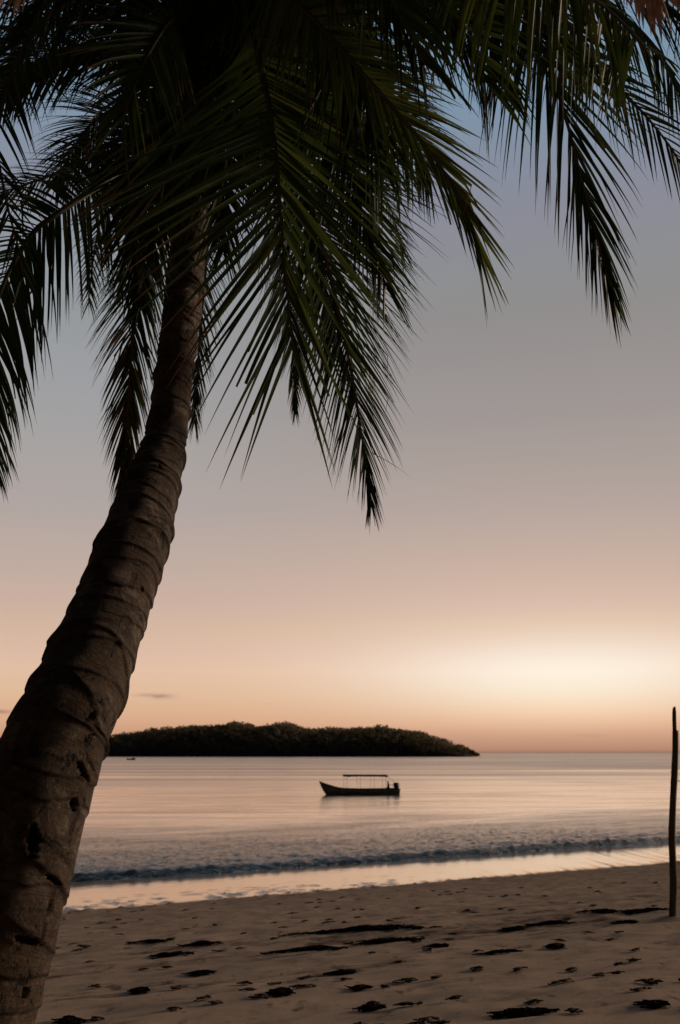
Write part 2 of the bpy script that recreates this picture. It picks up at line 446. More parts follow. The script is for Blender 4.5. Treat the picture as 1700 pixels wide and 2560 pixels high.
def rock(name, c, r, label, group):
    bm = bmesh.new(); bmesh.ops.create_icosphere(bm, subdivisions=3, radius=1)
    for v in bm.verts:
        k = 1 + 0.35 * noise.noise(v.co * 1.7 + Vector(c) * 0.13)
        v.co = Vector((v.co.x * r[0], v.co.y * r[1], v.co.z * r[2])) * k
    me = bpy.data.meshes.new(name); bm.to_mesh(me); bm.free()
    o = link(name, me, stone_m); o.location = c
    tag(o, label, 'rock', group)
p = isl_pt(1086, 1736); rock('sea_rock', (p.x, p.y - 10, 0.2), (2.6, 2.4, 2.2), 'dark rock standing in the sea just off the island point, nearer the trees', 'rocks off the island point')
p = isl_pt(1094, 1736); rock('sea_rock', (p.x, p.y - 6, 0.0), (1.9, 1.8, 1.3), 'small outermost dark rock off the island point', 'rocks off the island point')

# ------------------------------------------------------------------ boats
hull_m = simple_mat('dark_hull_paint', (0.26, 0.27, 0.19), 0.45, 0.25, 3)
dark_m = simple_mat('dark_canvas', (0.02, 0.018, 0.016), 0.8, 0.3, 4)
pole_m = simple_mat('pole_metal', (0.10, 0.09, 0.08), 0.4, 0.2, 4)
motor_m = simple_mat('motor_cowl', (0.025, 0.024, 0.024), 0.35, 0.2, 4)
seat_m = simple_mat('thwart_wood', (0.12, 0.08, 0.05), 0.7, 0.3, 5)
skin_m = simple_mat('skin', (0.16, 0.09, 0.06), 0.6, 0.1, 5)
shirt_m = simple_mat('dark_shirt', (0.03, 0.025, 0.025), 0.9, 0.2, 5)
def hull_mesh(L, B, sheer, draft, name):
    """open hull, bow at -x; sheer(t) = rail height, t 0 bow .. 1 stern"""
    vs, fs = [], []
    NT_, M = 40, 9
    inn = []
    for side in (0, 1):
        th = 0.0 if side == 0 else 0.06
        for i in range(NT_ + 1):
            t_ = i / NT_
            hw = B / 2 * min(1, (0.03 + 1.25 * math.sin(min(1, t_ * 1.35) * math.pi / 2) ** 0.9)) * (1 - 0.12 * max(0, t_ - 0.6))
            hw = min(hw, B / 2) - th * min(1, t_ * 8)
            hw = max(hw, 0.015)
            rail = sheer(t_)
            keel = -draft + 0.0 + th
            stem = max(0, 1 - t_ / 0.14)
            keel = keel + (rail - 0.08 - keel) * stem ** 1.6
            x = -L / 2 + L * t_
            for j in range(M):
                a = j / (M - 1) * 2 - 1
                f = abs(a)
                yy = math.copysign(hw * min(1, (f ** 0.75)), a) if a else 0
                flare = 0.82 + 0.18 * (f ** 2)
                zz = keel + (rail - keel) * max(0, (f - 0.35) / 0.65) ** 1.15 + (0.05 * f if f < 0.35 else 0.0175 + 0)
                vs.append((x + (0.02 if side else 0), yy * flare, min(zz, rail)))
    n1 = (NT_ + 1) * M
    for i in range(NT_):
        for j in range(M - 1):
            a = i*M + j
            fs.append((a, a+M, a+M+1, a+1)); b = a + n1; fs.append((b, b+1, b+M+1, b+M))
        for j in (0, M-1):
            a = i*M + j; b = a + n1
            fs.append((a, b, b+M, a+M) if j == 0 else (a, a+M, b+M, b))
    fs.append([NT_*M + j for j in range(M)][::-1]); fs.append([n1 + NT_*M + j for j in range(M)])
    return mesh(name, vs, fs)

def panga():
    base = CAM + ray(826, 1832) * 1.0
    r_ = ray(828, 1832); k = CAM.z / -r_.z
    pos = CAM + r_ * k
    root = empty('canopied_boat', (pos.x, pos.y, 0), R(10))
    tag(root, 'long dark open boat with raised bow and flat canopy on thin poles', 'boat')
    L = 7.05
    def sheer(t_): return interp(t_, [0, .06, .1, .2, .31, .5, .8, 1], [1.16, 0.98, 0.87, 0.66, 0.53, 0.47, 0.48, 0.50])
    h = link('hull', hull_mesh(L, 1.7, sheer, 0.25, 'hull'), hull_m, root)
    rub = MB()
    for sd in (-1, 1):
        pts = []
        for i in range(2, 31):
            t_ = i / 30
            hw = 0.85 * min(1, (0.03 + 1.25 * math.sin(min(1, t_*1.35) * math.pi/2) ** 0.9)) * (1 - 0.12 * max(0, t_ - .6))
            pts.append((-L/2 + L*t_, sd * min(hw, .85), sheer(t_) - 0.01))
        rub.tube(pts, 0.035, 6)
    rub.build('gunwale', dark_m, root)
    def X(zx): return (zx - 767) * 0.00886
    for i, zx in enumerate((560, 700, 840, 980)):
        m = MB(); m.box((X(zx), 0, 0.30), (0.14, 0.74, 0.025)); m.build('thwart', seat_m, root)
    for zx in (630, 764, 902, 1022):
        for sd in (-1, 1):
            m = MB(); m.tube([(X(zx), sd * 0.76, 0.35), (X(zx), sd * 0.76, 1.58)], 0.014, 8); m.build('canopy_pole', pole_m, root)
    m = MB()
    # canopy: slightly cambered sheet with hanging edge
    vs, fs = [], []
    NX, NY = 24, 8
    for layer in (0, 1):
        for i in range(NX + 1):
            for j in range(NY + 1):
                x = X(620) + (X(1036) - X(620)) * i / NX; y = -0.86 + 1.72 * j / NY
                z = 1.66 + 0.05 * (1 - (y / 0.86) ** 2) - 0.03 * math.sin(i / NX * math.pi * 3) ** 2 * 0.6 - 0.03 * i / NX
                if layer: z -= 0.11 + (0.05 if i > NX - 2 else 0) + (0.05 if i in (1, 2) else 0)
                vs.append((x, y, z))
    n1 = (NX+1)*(NY+1)
    for i in range(NX):
        for j in range(NY):
            a = i*(NY+1)+j; fs.append((a, a+NY+1, a+NY+2, a+1)); b = a+n1; fs.append((b, b+1, b+NY+2, b+NY+1))
    for i in range(NX):
        for j in (0, NY):
            a = i*(NY+1)+j; fs.append((a, a+n1, a+n1+NY+1, a+NY+1) if j == 0 else (a, a+NY+1, a+n1+NY+1, a+n1))
    for j in range(NY):
        for i in (0, NX):
            a = i*(NY+1)+j; fs.append((a, a+1, a+1+n1, a+n1) if i == 0 else (a, a+n1, a+1+n1, a+1))
    link('canopy', mesh('canopy', vs, fs), dark_m, root, smooth=False)
    m = MB(); m.tube([(X(1036), -0.76, 1.56), (X(1085), -0.8, 1.2), (X(1112), -0.8, 0.9)], 0.012, 6); m.build('stay_line', dark_m, root)
    # outboard motor
    bm = bmesh.new()
    bmesh.ops.create_cube(bm, size=1)
    bmesh.ops.scale(bm, vec=(0.50, 0.36, 0.50), verts=bm.verts)
    bmesh.ops.bevel(bm, geom=bm.edges[:], offset=0.07, segments=3, affect='EDGES')
    for v in bm.verts:
        if v.co.z < 0: v.co.x = v.co.x * 0.85 + 0.03
    me = bpy.data.meshes.new('outboard_motor'); bm.to_mesh(me); bm.free()
    mo = link('outboard_motor', me, motor_m, root); mo.location = (X(1142), 0, 0.74)
    m = MB(); m.box((0.02, 0, -0.50), (0.11, 0.08, 0.30)); m.box((0.05, 0, -0.92), (0.08, 0.04, 0.22)); m.build('drive_leg', motor_m, mo)
    m = MB(); m.tube([(-0.25, 0, 0.0), (-0.55, 0.05, 0.08), (-0.68, 0.06, 0.09)], 0.025, 8); m.build('tiller', motor_m, mo)
    m = MB(); m.box((X(1156), 0, 0.28), (0.03, 0.70, 0.22)); m.build('transom', hull_m, root)
    return root, X
boat, BX = panga()

def person(root_loc, rz, label, scale=1.0):
    """seated figure, one continuous skinned body"""
    V = []; E = []; Rr = []
    def v(x, y, z, r, p=None):
        V.append((x*scale, y*scale, z*scale)); Rr.append(r*scale)
        if p is not None: E.append((p, len(V)-1))
        return len(V)-1
    pel = v(0, 0, 0.10, 0.14)
    ab = v(-0.01, 0, 0.28, 0.13, pel); ch = v(-0.03, 0, 0.46, 0.15, ab)
    nk = v(-0.04, 0, 0.60, 0.055, ch); hd = v(-0.07, 0, 0.70, 0.085, nk); v(-0.08, 0, 0.80, 0.08, hd)
    for s in (-1, 1):
        sh = v(-0.03, s*0.17, 0.52, 0.06, ch); elb = v(-0.04, s*0.24, 0.27, 0.045, sh); wr = v(-0.24, s*0.17, 0.16, 0.032, elb)
        pm = v(-0.30, s*0.16, 0.14, 0.035, wr)
        for k in range(4):
            f = v(-0.355, s*(0.13 + 0.02*k), 0.13, 0.009, pm); v(-0.385, s*(0.13+0.02*k), 0.105, 0.008, f)
        v(-0.32, s*0.11, 0.145, 0.011, pm)
        hp = v(-0.05, s*0.10, 0.09, 0.095, pel); kn = v(-0.42, s*0.13, 0.12, 0.065, hp); an = v(-0.40, s*0.13, -0.28, 0.042, kn); v(-0.52, s*0.14, -0.32, 0.04, an)
    me = bpy.data.meshes.new('person'); me.from_pydata(V, E, [])
    o = bpy.data.objects.new('person', me); COL.objects.link(o)
    me.materials.append(shirt_m)
    o.modifiers.new('skin', 'SKIN').use_smooth_shade = True
    for i, sv in enumerate(me.skin_vertices[0].data):
        sv.radius = (Rr[i], Rr[i]); sv.use_root = (i == 0)
    sb = o.modifiers.new('sub', 'SUBSURF'); sb.levels = 1; sb.render_levels = 1
    o.location = root_loc; o.rotation_euler = (0, 0, rz)
    tag(o, label, 'person')
    return o
# helmsman on the stern thwart
loc = boat.matrix_basis @ Vector((BX(1068), 0.05, 0.325))
per = person(loc, R(10), 'person in dark clothing sitting at the stern of the canopied boat by the motor')
m = MB(); m.box((BX(1072), 0, 0.28), (0.2, 0.72, 0.025)); m.build('thwart', seat_m, boat)

def skiff():
    r_ = ray(303, 1752.5); k = CAM.z / -r_.z; pos = CAM + r_ * k
    root = empty('small_boat', (pos.x, pos.y, 0), R(-14))
    tag(root, 'tiny dark open boat far out on the water near the island', 'boat')
    def sheer(t_): return interp(t_, [0, .15, .4, 1], [1.0, 0.75, 0.55, 0.6])
    h = link('hull', hull_mesh(4.8, 1.6, lambda t_: sheer(t_), 0.2, 'hull'), hull_m, root)
    h.scale = (-1, 1, 1)
    m = MB(); m.box((1.0, 0, 0.8), (0.5, 0.5, 0.28)); m.box((1.1, 0, 1.12), (0.3, 0.42, 0.06)); m.build('covered_bow_locker', dark_m, root)
    bm = bmesh.new(); bmesh.ops.create_cube(bm, size=1); bmesh.ops.scale(bm, vec=(0.5, 0.4, 0.6), verts=bm.verts)
    bmesh.ops.bevel(bm, geom=bm.edges[:], offset=0.09, segments=2, affect='EDGES')
    me = bpy.data.meshes.new('outboard_motor'); bm.to_mesh(me); bm.free()
    o = link('outboard_motor', me, motor_m, root); o.location = (-2.5, 0, 0.85)
    m = MB(); m.box((0, 0, -0.6), (0.1, 0.07, 0.4)); m.build('drive_leg', motor_m, o)
    for x in (-1.35, -0.2):
        m = MB(); m.box((x, 0, 0.36), (0.16, 0.66, 0.03)); m.build('thwart', seat_m, root)
    return root
sk = skiff()
person(sk.matrix_basis @ Vector((-1.3, 0, 0.39)), R(166), 'person in dark clothing sitting in the tiny far boat, beside its motor', 1.0)
person(sk.matrix_basis @ Vector((-0.15, 0, 0.39)), R(166), 'person in dark clothing sitting amidships in the tiny far boat', 1.0)

# ------------------------------------------------------------------ post
wood_m, t, out = new_mat('weathered_post_wood')
co = t.node('ShaderNodeTexCoord').outputs['Object']
n1 = t.noise(t.mapping(co, (40, 40, 3)), 1.0, 5, 0.6); n2 = t.noise(t.mapping(co, (3, 3, 1.6)), 1.0, 2)
c = t.mix(n2, t.ramp(n1, [(0.3, (0.035, 0.025, 0.018)), (0.7, (0.10, 0.07, 0.045))]), t.ramp(n1, [(0.3, (0.09, 0.06, 0.03)), (0.7, (0.22, 0.15, 0.08))]))
p_ = t.node('ShaderNodeBsdfPrincipled'); t.set(p_.inputs['Base Color'], c); p_.inputs['Roughness'].default_value = 0.85
t.set(p_.inputs['Normal'], t.bump(n1, 0.7, 0.01)); t.l.new(p_.outputs[0], out.inputs[0])
pb = ground_hit(1551, 2120)
PD = (pb - CAM).dot(CF)
def post_pt(sx, sy):
    q = ray(sx / SC, sy / SC); k = pb.y / q.y
    return CAM + q * k
ctr = [(1681.6, 2312), (1681.6, 2302), (1682.5, 2250), (1683, 2204), (1682.4, 2170), (1681.6, 2145), (1680, 2085), (1681, 2040), (1683, 1996), (1685.5, 1950), (1687, 1907), (1688.2, 1865), (1688.2, 1826)]
wid = [19, 18.5, 18, 18, 18.5, 17.5, 17.5, 17, 16.8, 16, 15.6, 15.2, 14.8]
pts = [post_pt(*c_) for c_ in ctr]; rad = [w_ / 2 / FPX * PD for w_ in wid]
pts[0] = pts[1] + Vector((0, 0, -0.3))
P2, _ = catmull(pts, 60)
vs, fs = [], []
N = 20
off = Vector(pb)
for i, p in enumerate(P2):
    r0 = interp(i / 59, np.linspace(0, 1, len(rad)), rad)
    for k in range(N):
        a = 2*math.pi*k/N
        r1 = r0 * (1 + 0.13 * noise.noise(Vector((math.cos(a)*1.2, math.sin(a)*1.2, p.z*2.2))) + 0.06 * noise.noise(Vector((math.cos(a)*3, math.sin(a)*3, p.z*9))))
        vs.append(p + Vector((math.cos(a)*r1, math.sin(a)*r1, 0)) - off)
nb_ = len(P2)
for i in range(nb_-1):
    for k in range(N):
        fs.append((i*N+k, i*N+(k+1)%N, (i+1)*N+(k+1)%N, (i+1)*N+k))
# splintered upper half: narrower, left-hand piece that carries on upward
last = nb_-1
top_c = [post_pt(1686.2, 1824), post_pt(1685.8, 1800), post_pt(1685.6, 1782), post_pt(1686.2, 1771)]
top_r = [10.5, 10.5, 10.2, 7]
prev = last
base_i = len(vs)
fs.append([last*N + k for k in range(N)])
for i, (p, w_) in enumerate(zip(top_c, top_r)):
    r0 = w_ / 2 / FPX * PD
    for k in range(N):
        a = 2*math.pi*k/N
        jag = (0.035 * noise.noise(Vector((a*1.3, 3.1, 0))) + 0.02 * math.sin(a*5)) if i == 3 else 0
        vs.append(p + Vector((math.cos(a)*r0, math.sin(a)*r0, jag + (-0.03 if i == 0 else 0))) - off)
for i in range(3):
    for k in range(N):
        fs.append((base_i+i*N+k, base_i+i*N+(k+1)%N, base_i+(i+1)*N+(k+1)%N, base_i+(i+1)*N+k))
fs.append([base_i + 3*N + k for k in range(N)])
post = link('wooden_post', mesh('wooden_post', vs, fs), wood_m); post.location = off
tag(post, 'thin weathered wooden pole with a splintered top standing in the sand', 'post')
for (x0, y0, x1, y1) in ((1681, 1936, 1675, 1928), (1694, 1952, 1703, 1956), (1681, 1955, 1676, 1953)):
    m = MB(); a = post_pt(x0, y0) - off; b = post_pt(x1, y1) - off
    m.tube([a, (a+b)/2 + Vector((0, 0, 0.006)), b], [0.006, 0.004, 0.002], 6); m.build('twig', wood_m, post)

# ------------------------------------------------------------------ beach wrack
weed_m = simple_mat('dry_seaweed', (0.014, 0.010, 0.008), 1.0, 0.5, 12)
for n_ in weed_m.node_tree.nodes:
    if n_.type == 'BSDF_PRINCIPLED': n_.inputs['Specular IOR Level'].default_value = 0.05
def clump_geo(vs, fs, c, rx, ry, hgt, n, rz=0.0, rot=0.0):
    for _ in range(n):
        a = rng.uniform(0, 2*math.pi); q = min(1.0, abs(rng.normal(0, 0.45)))
        lx, ly = math.cos(a)*q*rx, math.sin(a)*q*ry
        x = c.x + lx*math.cos(rot) - ly*math.sin(rot); y = c.y + lx*math.sin(rot) + ly*math.cos(rot)
        hh = hgt * max(0.0, 1 - q*q) * rng.uniform(0.1, 1.0)
        L = rng.uniform(0.05, 0.16) * (0.5 + min(1.2, max(rx, ry)))
        d = rot + rng.normal(0, 0.8) + (math.pi if rng.random() < .5 else 0)
        wd = rng.uniform(0.004, 0.012) * (0.7 + min(1.0, rx))
        b = len(vs); K = 4
        for i in range(K + 1):
            f = i / K - 0.5
            xx = x + math.cos(d)*f*L + 0.03*math.sin(f*6 + a); yy = y + math.sin(d)*f*L + 0.03*math.cos(f*5 + a)
            zz = sand_h(xx, yy) + 0.004 + hh * (1 - 1.6*f*f) + rng.uniform(0, 0.008)
            w2 = wd * (1 - 1.7*abs(f))
            nx, ny = -math.sin(d)*w2, math.cos(d)*w2
            vs += [(xx+nx, yy+ny, zz), (xx, yy, zz + w2*0.9 + 0.004), (xx-nx, yy-ny, zz - 0.002)]
        for i in range(K):
            p0 = b + i*3
            fs += [(p0, p0+1, p0+4, p0+3), (p0+1, p0+2, p0+5, p0+4)]
def mound_geo(vs, fs, c, rx, ry, hgt, rot):
    """low irregular heap under the strands"""
    b = len(vs); NR, NA = 6, 26; sd = rng.uniform(0, 50)
    for i in range(NR + 1):
        q = i / NR
        for k in range(NA):
            a = 2*math.pi*k/NA
            e = 1 + 0.45 * noise.noise(Vector((math.cos(a)*1.6, math.sin(a)*1.6, sd)))
            lx, ly = math.cos(a)*q*rx*e, math.sin(a)*q*ry*e
            x = c.x + lx*math.cos(rot) - ly*math.sin(rot); y = c.y + lx*math.sin(rot) + ly*math.cos(rot)
            z = sand_h(x, y) + hgt*(1-q*q)*(0.7 + 0.6*noise.noise(Vector((x*9, y*9, 2)))) - 0.006*q
            vs.append((x, y, z))
    for i in range(NR):
        for k in range(NA):
            fs.append((b+i*NA+k, b+i*NA+(k+1)%NA, b+(i+1)*NA+(k+1)%NA, b+(i+1)*NA+k))
ROT = math.atan2(LY, LX)
GRP = 'dark seaweed heaps along the beach'
# p-space centre, half width px, half height px, label
heaps = [
    (845, 2148, 120, 9, 'longest black seaweed heap on the sand, ending sharply at its left end'),
    (892, 2172, 72, 15, 'thick black seaweed mound just below the longest heap on the beach'),
    (700, 2196, 70, 8, 'long flat black seaweed heap left of the thick mound on the beach'),
    (350, 2178, 38, 5, 'short thin dark seaweed strip highest up among the heaps near the palm trunk'),
    (395, 2204, 40, 8, 'smudged dark seaweed streak just below the thin strip near the palm trunk'),
    (462, 2180, 34, 6, 'small pale-edged seaweed strip between the thin strip and the long flat heap'),
    (1390, 2108, 45, 10, 'tangled black seaweed heap near the foot of the wooden pole, left one of two'),
    (1490, 2106, 45, 7, 'long black seaweed heap touching the foot of the wooden pole'),
    (1185, 2142, 22, 6, 'small dark seaweed clump left of the crumbly strip in mid beach'),
    (1265, 2132, 45, 5, 'broken crumbly dark seaweed strip in the middle of the right hand beach'),
    (787, 2245, 28, 4, 'isolated short dark seaweed bar below the thick mound'),
    (462, 2246, 25, 4, 'isolated short dark seaweed bar near the palm trunk'),
    (1010, 2187, 22, 7, 'compact dark seaweed lump right of the thick mound'),
    (1150, 2200, 36, 4, 'thin slanting dark seaweed twig line right of the compact lump'),
    (1208, 2340, 48, 9, 'black seaweed heap with a raised knot at the bottom edge of the beach'),
    (1280, 2188, 14, 5, 'small round dark seaweed tuft below the crumbly strip'),
    (1440, 2128, 20, 4, 'small dark seaweed scrap just below the heaps by the wooden pole'),
    (1505, 2325, 22, 9, 'dark seaweed knot in the bottom right corner of the beach'),
    (830, 2280, 10, 5, 'tiny dark seaweed tuft under the isolated bar below the thick mound'),
    (645, 2296, 16, 5, 'dark fuzzy seaweed tuft in the lower middle of the sand'),
    (320, 2290, 14, 5, 'dark seaweed tuft low on the sand just right of the palm trunk'),
    (860, 2322, 24, 4, 'dark seaweed scrap at the bottom middle of the beach'),
    (160, 2357, 22, 4, 'dark seaweed scrap at the bottom edge beside the palm trunk'),
]
for (px, py, hw, hh, lab) in heaps:
    c = ground_hit(px, py); d = (c - CAM).dot(CF)
    rx = hw * SC / FPX * d / 0.86
    gz = abs((c - CAM).z) / (c - CAM).length
    ry = max(0.04, hh * SC / FPX * d / (gz + 0.10) * 0.55)
    rot = ROT * 0.30 + rng.normal(0, 0.06)
    vs, fs = [], []
    if hw > 66: mound_geo(vs, fs, c, rx*0.72, ry*0.38, 0.012, rot)
    else: mound_geo(vs, fs, c, rx*0.6, ry*0.3, 0.006, rot)
    clump_geo(vs, fs, c, rx*1.15, ry*2.2, 0.014 + 0.022*min(1, rx), int(50 + 520*rx), rot=rot)
    vs = [Vector(v) - c for v in vs]
    o = link('seaweed_heap', mesh('seaweed_heap', vs, fs), weed_m); o.location = c
    tag(o, lab, 'seaweed', GRP)
vs, fs = [], []
for i in range(300):
    y = 5.2 + 17.5 * rng.random() ** 1.3; x = rng.uniform(-0.36, 0.42) * y
    s = s_of(x, y)
    if s > S_WET - 0.3: continue
    c = Vector((x, y, sand_h(x, y)))
    dens = fbm(l_of(x, y)*0.5, s*1.3, 8.0, 3)
    if dens < -0.05 and rng.random() < 0.75: continue
    r0 = rng.lognormal(-4.1, 0.5)
    clump_geo(vs, fs, c, r0*2.4, r0, 0.008, int(4 + r0*140), rot=ROT*0.5 + rng.normal(0, 0.3))
tag(link('beach_debris', mesh('beach_debris', vs, fs), weed_m), 'small dark scraps of seaweed and twigs strewn over the sand', 'debris', kind='stuff')
bpy.data.objects['beach_debris'].data.materials[0] = simple_mat('dry_litter', (0.09, 0.062, 0.042), 1.0, 0.5, 12)

# ------------------------------------------------------------------ palm tree
bark, t, out = new_mat('palm_bark')
co = t.node('ShaderNodeTexCoord').outputs['Object']
sc_a = t.node('ShaderNodeAttribute', attribute_name='scar').outputs['Fac']
rg = t.node('ShaderNodeAttribute', attribute_name='ring').outputs['Fac']
uv = t.node('ShaderNodeUVMap', uv_map='stem').outputs[0]       # u: girth in metres, v: metres along the stem
n1 = t.noise(t.mapping(co, (9, 9, 9)), 1.0, 6, 0.68, 0.6)
n2 = t.noise(co, 2.6, 4, 0.6, 1.0)
n3 = t.noise(t.mapping(uv, (3, 17, 1), rot=(0, 0, 0.35)), 1.0, 8, 0.74, 1.8)      # fine lines that follow the rings
vor = t.node('ShaderNodeTexVoronoi', feature='DISTANCE_TO_EDGE'); t.set(vor.inputs['Vector'], t.mapping(uv, (9, 3.2, 1), rot=(0, 0, 0.45)))
wv_ = t.node('ShaderNodeMix', data_type='VECTOR'); wv_.inputs[0].default_value = 0.10
t.l.new(t.mapping(uv, (9, 3.2, 1), rot=(0, 0, 0.45)), wv_.inputs[4]); t.l.new(t.n.new('ShaderNodeTexNoise').outputs['Color'], wv_.inputs[5])
vor.inputs['Scale'].default_value = 1.0
ck = t.node('ShaderNodeMapRange'); t.set(ck.inputs[0], t.math('ADD', vor.outputs['Distance'], t.math('MULTIPLY', t.math('SUBTRACT', n1, 0.42), 0.45)))
ck.inputs[1].default_value = 0.0; ck.inputs[2].default_value = 0.035; ck.inputs[3].default_value = 1; ck.inputs[4].default_value = 0
n5 = ck.outputs[0]                       # short fissures along the stem
n4 = t.noise(co, 60, 4, 0.7)
c = t.ramp(n1, [(0.38, (0.018, 0.011, 0.007)), (0.46, (0.075, 0.048, 0.031)), (0.53, (0.13, 0.09, 0.062)), (0.62, (0.30, 0.23, 0.18))])
c = t.mix(t.math('MULTIPLY', t.math('SUBTRACT', n2, 0.40), 3.0, clamp=True), t.mix(n4, (0.03, 0.018, 0.010), (0.15, 0.09, 0.05)), c)
c = t.mix(t.math('MULTIPLY', t.math('SUBTRACT', n3, 0.50), 5.0, clamp=True), c, (0.020, 0.013, 0.008))
c = t.mix(t.math('MULTIPLY', n5, 0.85), c, (0.012, 0.008, 0.005))
c = t.mix(t.math('MULTIPLY', t.math('SUBTRACT', n4, 0.58), 3.0, clamp=True), c, (0.30, 0.25, 0.20))
c = t.mix(t.math('MULTIPLY', rg, 0.92), c, (0.012, 0.008, 0.005))
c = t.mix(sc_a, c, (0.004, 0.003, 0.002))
p_ = t.node('ShaderNodeBsdfPrincipled'); t.set(p_.inputs['Base Color'], c); p_.inputs['Roughness'].default_value = 0.85
p_.inputs['Specular IOR Level'].default_value = 0.25
bh = t.math('ADD', t.math('MULTIPLY', n1, 0.014), t.math('ADD', t.math('MULTIPLY', n3, 0.012), t.math('ADD', t.math('MULTIPLY', n4, 0.006), t.math('MULTIPLY', n5, -0.008))))
t.set(p_.inputs['Normal'], t.bump(bh, 1.0, 1.7)); t.l.new(p_.outputs[0], out.inputs[0])

# (centre x, y, perpendicular width in photo pixels of the 1568 frame, depth)
trk = [(-150, 2800, 330, 3.30), (-108, 2560, 285, 3.35), (-62, 2361, 262, 3.42), (12, 2100, 252, 3.52), (75, 1880, 243, 3.65), (131, 1700, 230, 3.82), (160, 1640, 218, 3.90),
       (212, 1520, 196, 4.15), (257, 1400, 172, 4.42), (309, 1250, 160, 4.78), (358, 1100, 116, 5.28), (382, 1010, 92, 5.6), (402, 850, 84, 5.95), (422, 700, 84, 6.15), (432, 580, 82, 6.28),
       (444, 450, 80, 6.36), (453, 350, 84, 6.4), (456, 310, 60, 6.42)]
tp = [at(a, b, d) for a, b, w_, d in trk]
tr_ = [w_ * SC / FPX * d / 2 for a, b, w_, d in trk]
NTK = 1150
TP, TLEN = catmull(tp, NTK)
cum = [0]
for i in range(1, len(tp)): cum.append(cum[-1] + (tp[i]-tp[i-1]).length)
cum = [c_ / cum[-1] for c_ in cum]
TR = [interp(i/(NTK-1), cum, tr_) for i in range(NTK)]
TR = list(np.convolve(np.pad(TR, 12, mode='edge'), np.ones(25)/25, mode='valid'))
palm = empty('palm_tree', ground_hit(-150, 2800) if False else (tp[0].x, tp[0].y, sand_h(tp[0].x, tp[0].y)))
tag(palm, 'leaning coconut palm with curved ringed trunk and dark drooping fronds', 'palm')
PO = Vector(palm.location)
# gouges: p-space centre, half sizes, angle, depth
gouges = [(190, 1775, 9, 34, -0.48, 0.035), (171, 1853, 11, 21, -0.1, 0.04), (76, 1938, 15, 40, 0.05, 0.035), (122, 2027, 8, 26, -0.85, 0.03),
          (261, 1666, 4.5, 11, 0.2, 0.03), (327, 1358, 5, 6, 0, 0.03), (58, 2292, 7, 15, 0.1, 0.03), (60, 2170, 42, 9, 0.1, 0.02), (98, 2160, 5, 26, 0.25, 0.02),
          (212, 1765, 3, 20, -0.45, 0.015), (368, 1075, 4, 4, 0, 0.01), (210, 1650, 8, 16, 0.5, 0.02), (115, 2095, 6, 20, 0.3, 0.015), (233, 1620, 3, 16, -0.9, 0.012), (205, 1700, 5, 14, 0.7, 0.012)]
# ring scars: irregular spacing along the stem, each tilted
rings = []
a_ = 0.05
while a_ < TLEN:
    rings.append((a_, rng.uniform(-0.5, 0.5), rng.uniform(0, 6.28), rng.uniform(0.6, 1.2)))
    a_ += rng.uniform(0.07, 0.15) * (1.15 - 0.45 * a_ / TLEN)
NA = 120
vs, fs, scar, ringv = [], [], [], []
step = TLEN / (NTK - 1)
ra = np.array([r_[0] for r_ in rings])
for i, p in enumerate(TP):
    T = (TP[min(i+1, NTK-1)] - TP[max(i-1, 0)]).normalized()
    u = Vector((1, 0, 0)); u = (u - T * u.dot(T)).normalized(); w_ = T.cross(u)
    s_ = i * step
    lo = max(0, np.searchsorted(ra, s_ - 0.45)); hi = np.searchsorted(ra, s_ + 0.45)
    for k in range(NA):
        a = 2*math.pi*k/NA
        dirv = u*math.cos(a) + w_*math.sin(a)
        r0 = TR[i]
        ca, sa = math.cos(a), math.sin(a)
        r0 *= 1 + 0.055 * noise.noise(Vector((ca*0.9, sa*0.9, s_*2.6))) + 0.03 * noise.noise(Vector((ca*2, sa*2, s_*7 + 5)))
        dark = 0
        best = 9
        for (rs, tilt, ph, amp) in rings[lo:hi]:
            q = s_ - (rs + 0.16 * tilt * math.sin(a + ph) * 1.6 + 0.03 * noise.noise(Vector((ca*1.5, sa*1.5, rs*7))))
            # each old leaf scar: a sharp step down, then a slow swell
            if -0.008 < q < 0.10:
                r0 += amp * 0.0085 * (1 - q / 0.10) * (1 if q > 0 else (1 + q/0.008))
            if abs(q) < best: best = abs(q)
        dk = max(0, 1 - best / 0.009) * (0.75 + 0.9 * noise.noise(Vector((ca*2.3, sa*2.3, s_*3 + 9))))
        pos = p + dirv * r0
        sc_ = 0
        if dirv.dot((p - CAM)) < 0:
            qx, qy = proj(pos)
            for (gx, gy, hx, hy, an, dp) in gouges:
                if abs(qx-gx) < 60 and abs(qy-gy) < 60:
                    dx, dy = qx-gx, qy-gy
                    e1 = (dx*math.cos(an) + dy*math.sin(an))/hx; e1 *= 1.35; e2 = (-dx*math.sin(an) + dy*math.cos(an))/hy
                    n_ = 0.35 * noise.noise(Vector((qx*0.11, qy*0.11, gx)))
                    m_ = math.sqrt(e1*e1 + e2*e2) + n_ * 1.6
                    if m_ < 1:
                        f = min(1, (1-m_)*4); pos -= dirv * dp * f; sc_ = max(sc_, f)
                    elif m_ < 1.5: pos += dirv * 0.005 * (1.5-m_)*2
        vs.append(pos - PO); scar.append(sc_); ringv.append(min(1, max(0, dk)))
for i in range(NTK-1):
    for k in range(NA):
        fs.append((i*NA+k, i*NA+(k+1)%NA, (i+1)*NA+(k+1)%NA, (i+1)*NA+k))
fs.append([(NTK-1)*NA + k for k in range(NA)])
me = mesh('trunk', vs, fs)
me.attributes.new('scar', 'FLOAT', 'POINT').data.foreach_set('value', scar)
me.attributes.new('ring', 'FLOAT', 'POINT').data.foreach_set('value', ringv)
uvl = me.uv_layers.new(name='stem')
li = np.empty(len(me.loops), dtype=np.int32); me.loops.foreach_get('vertex_index', li)
ring_i = li // NA; seg = (li % NA).astype(float)
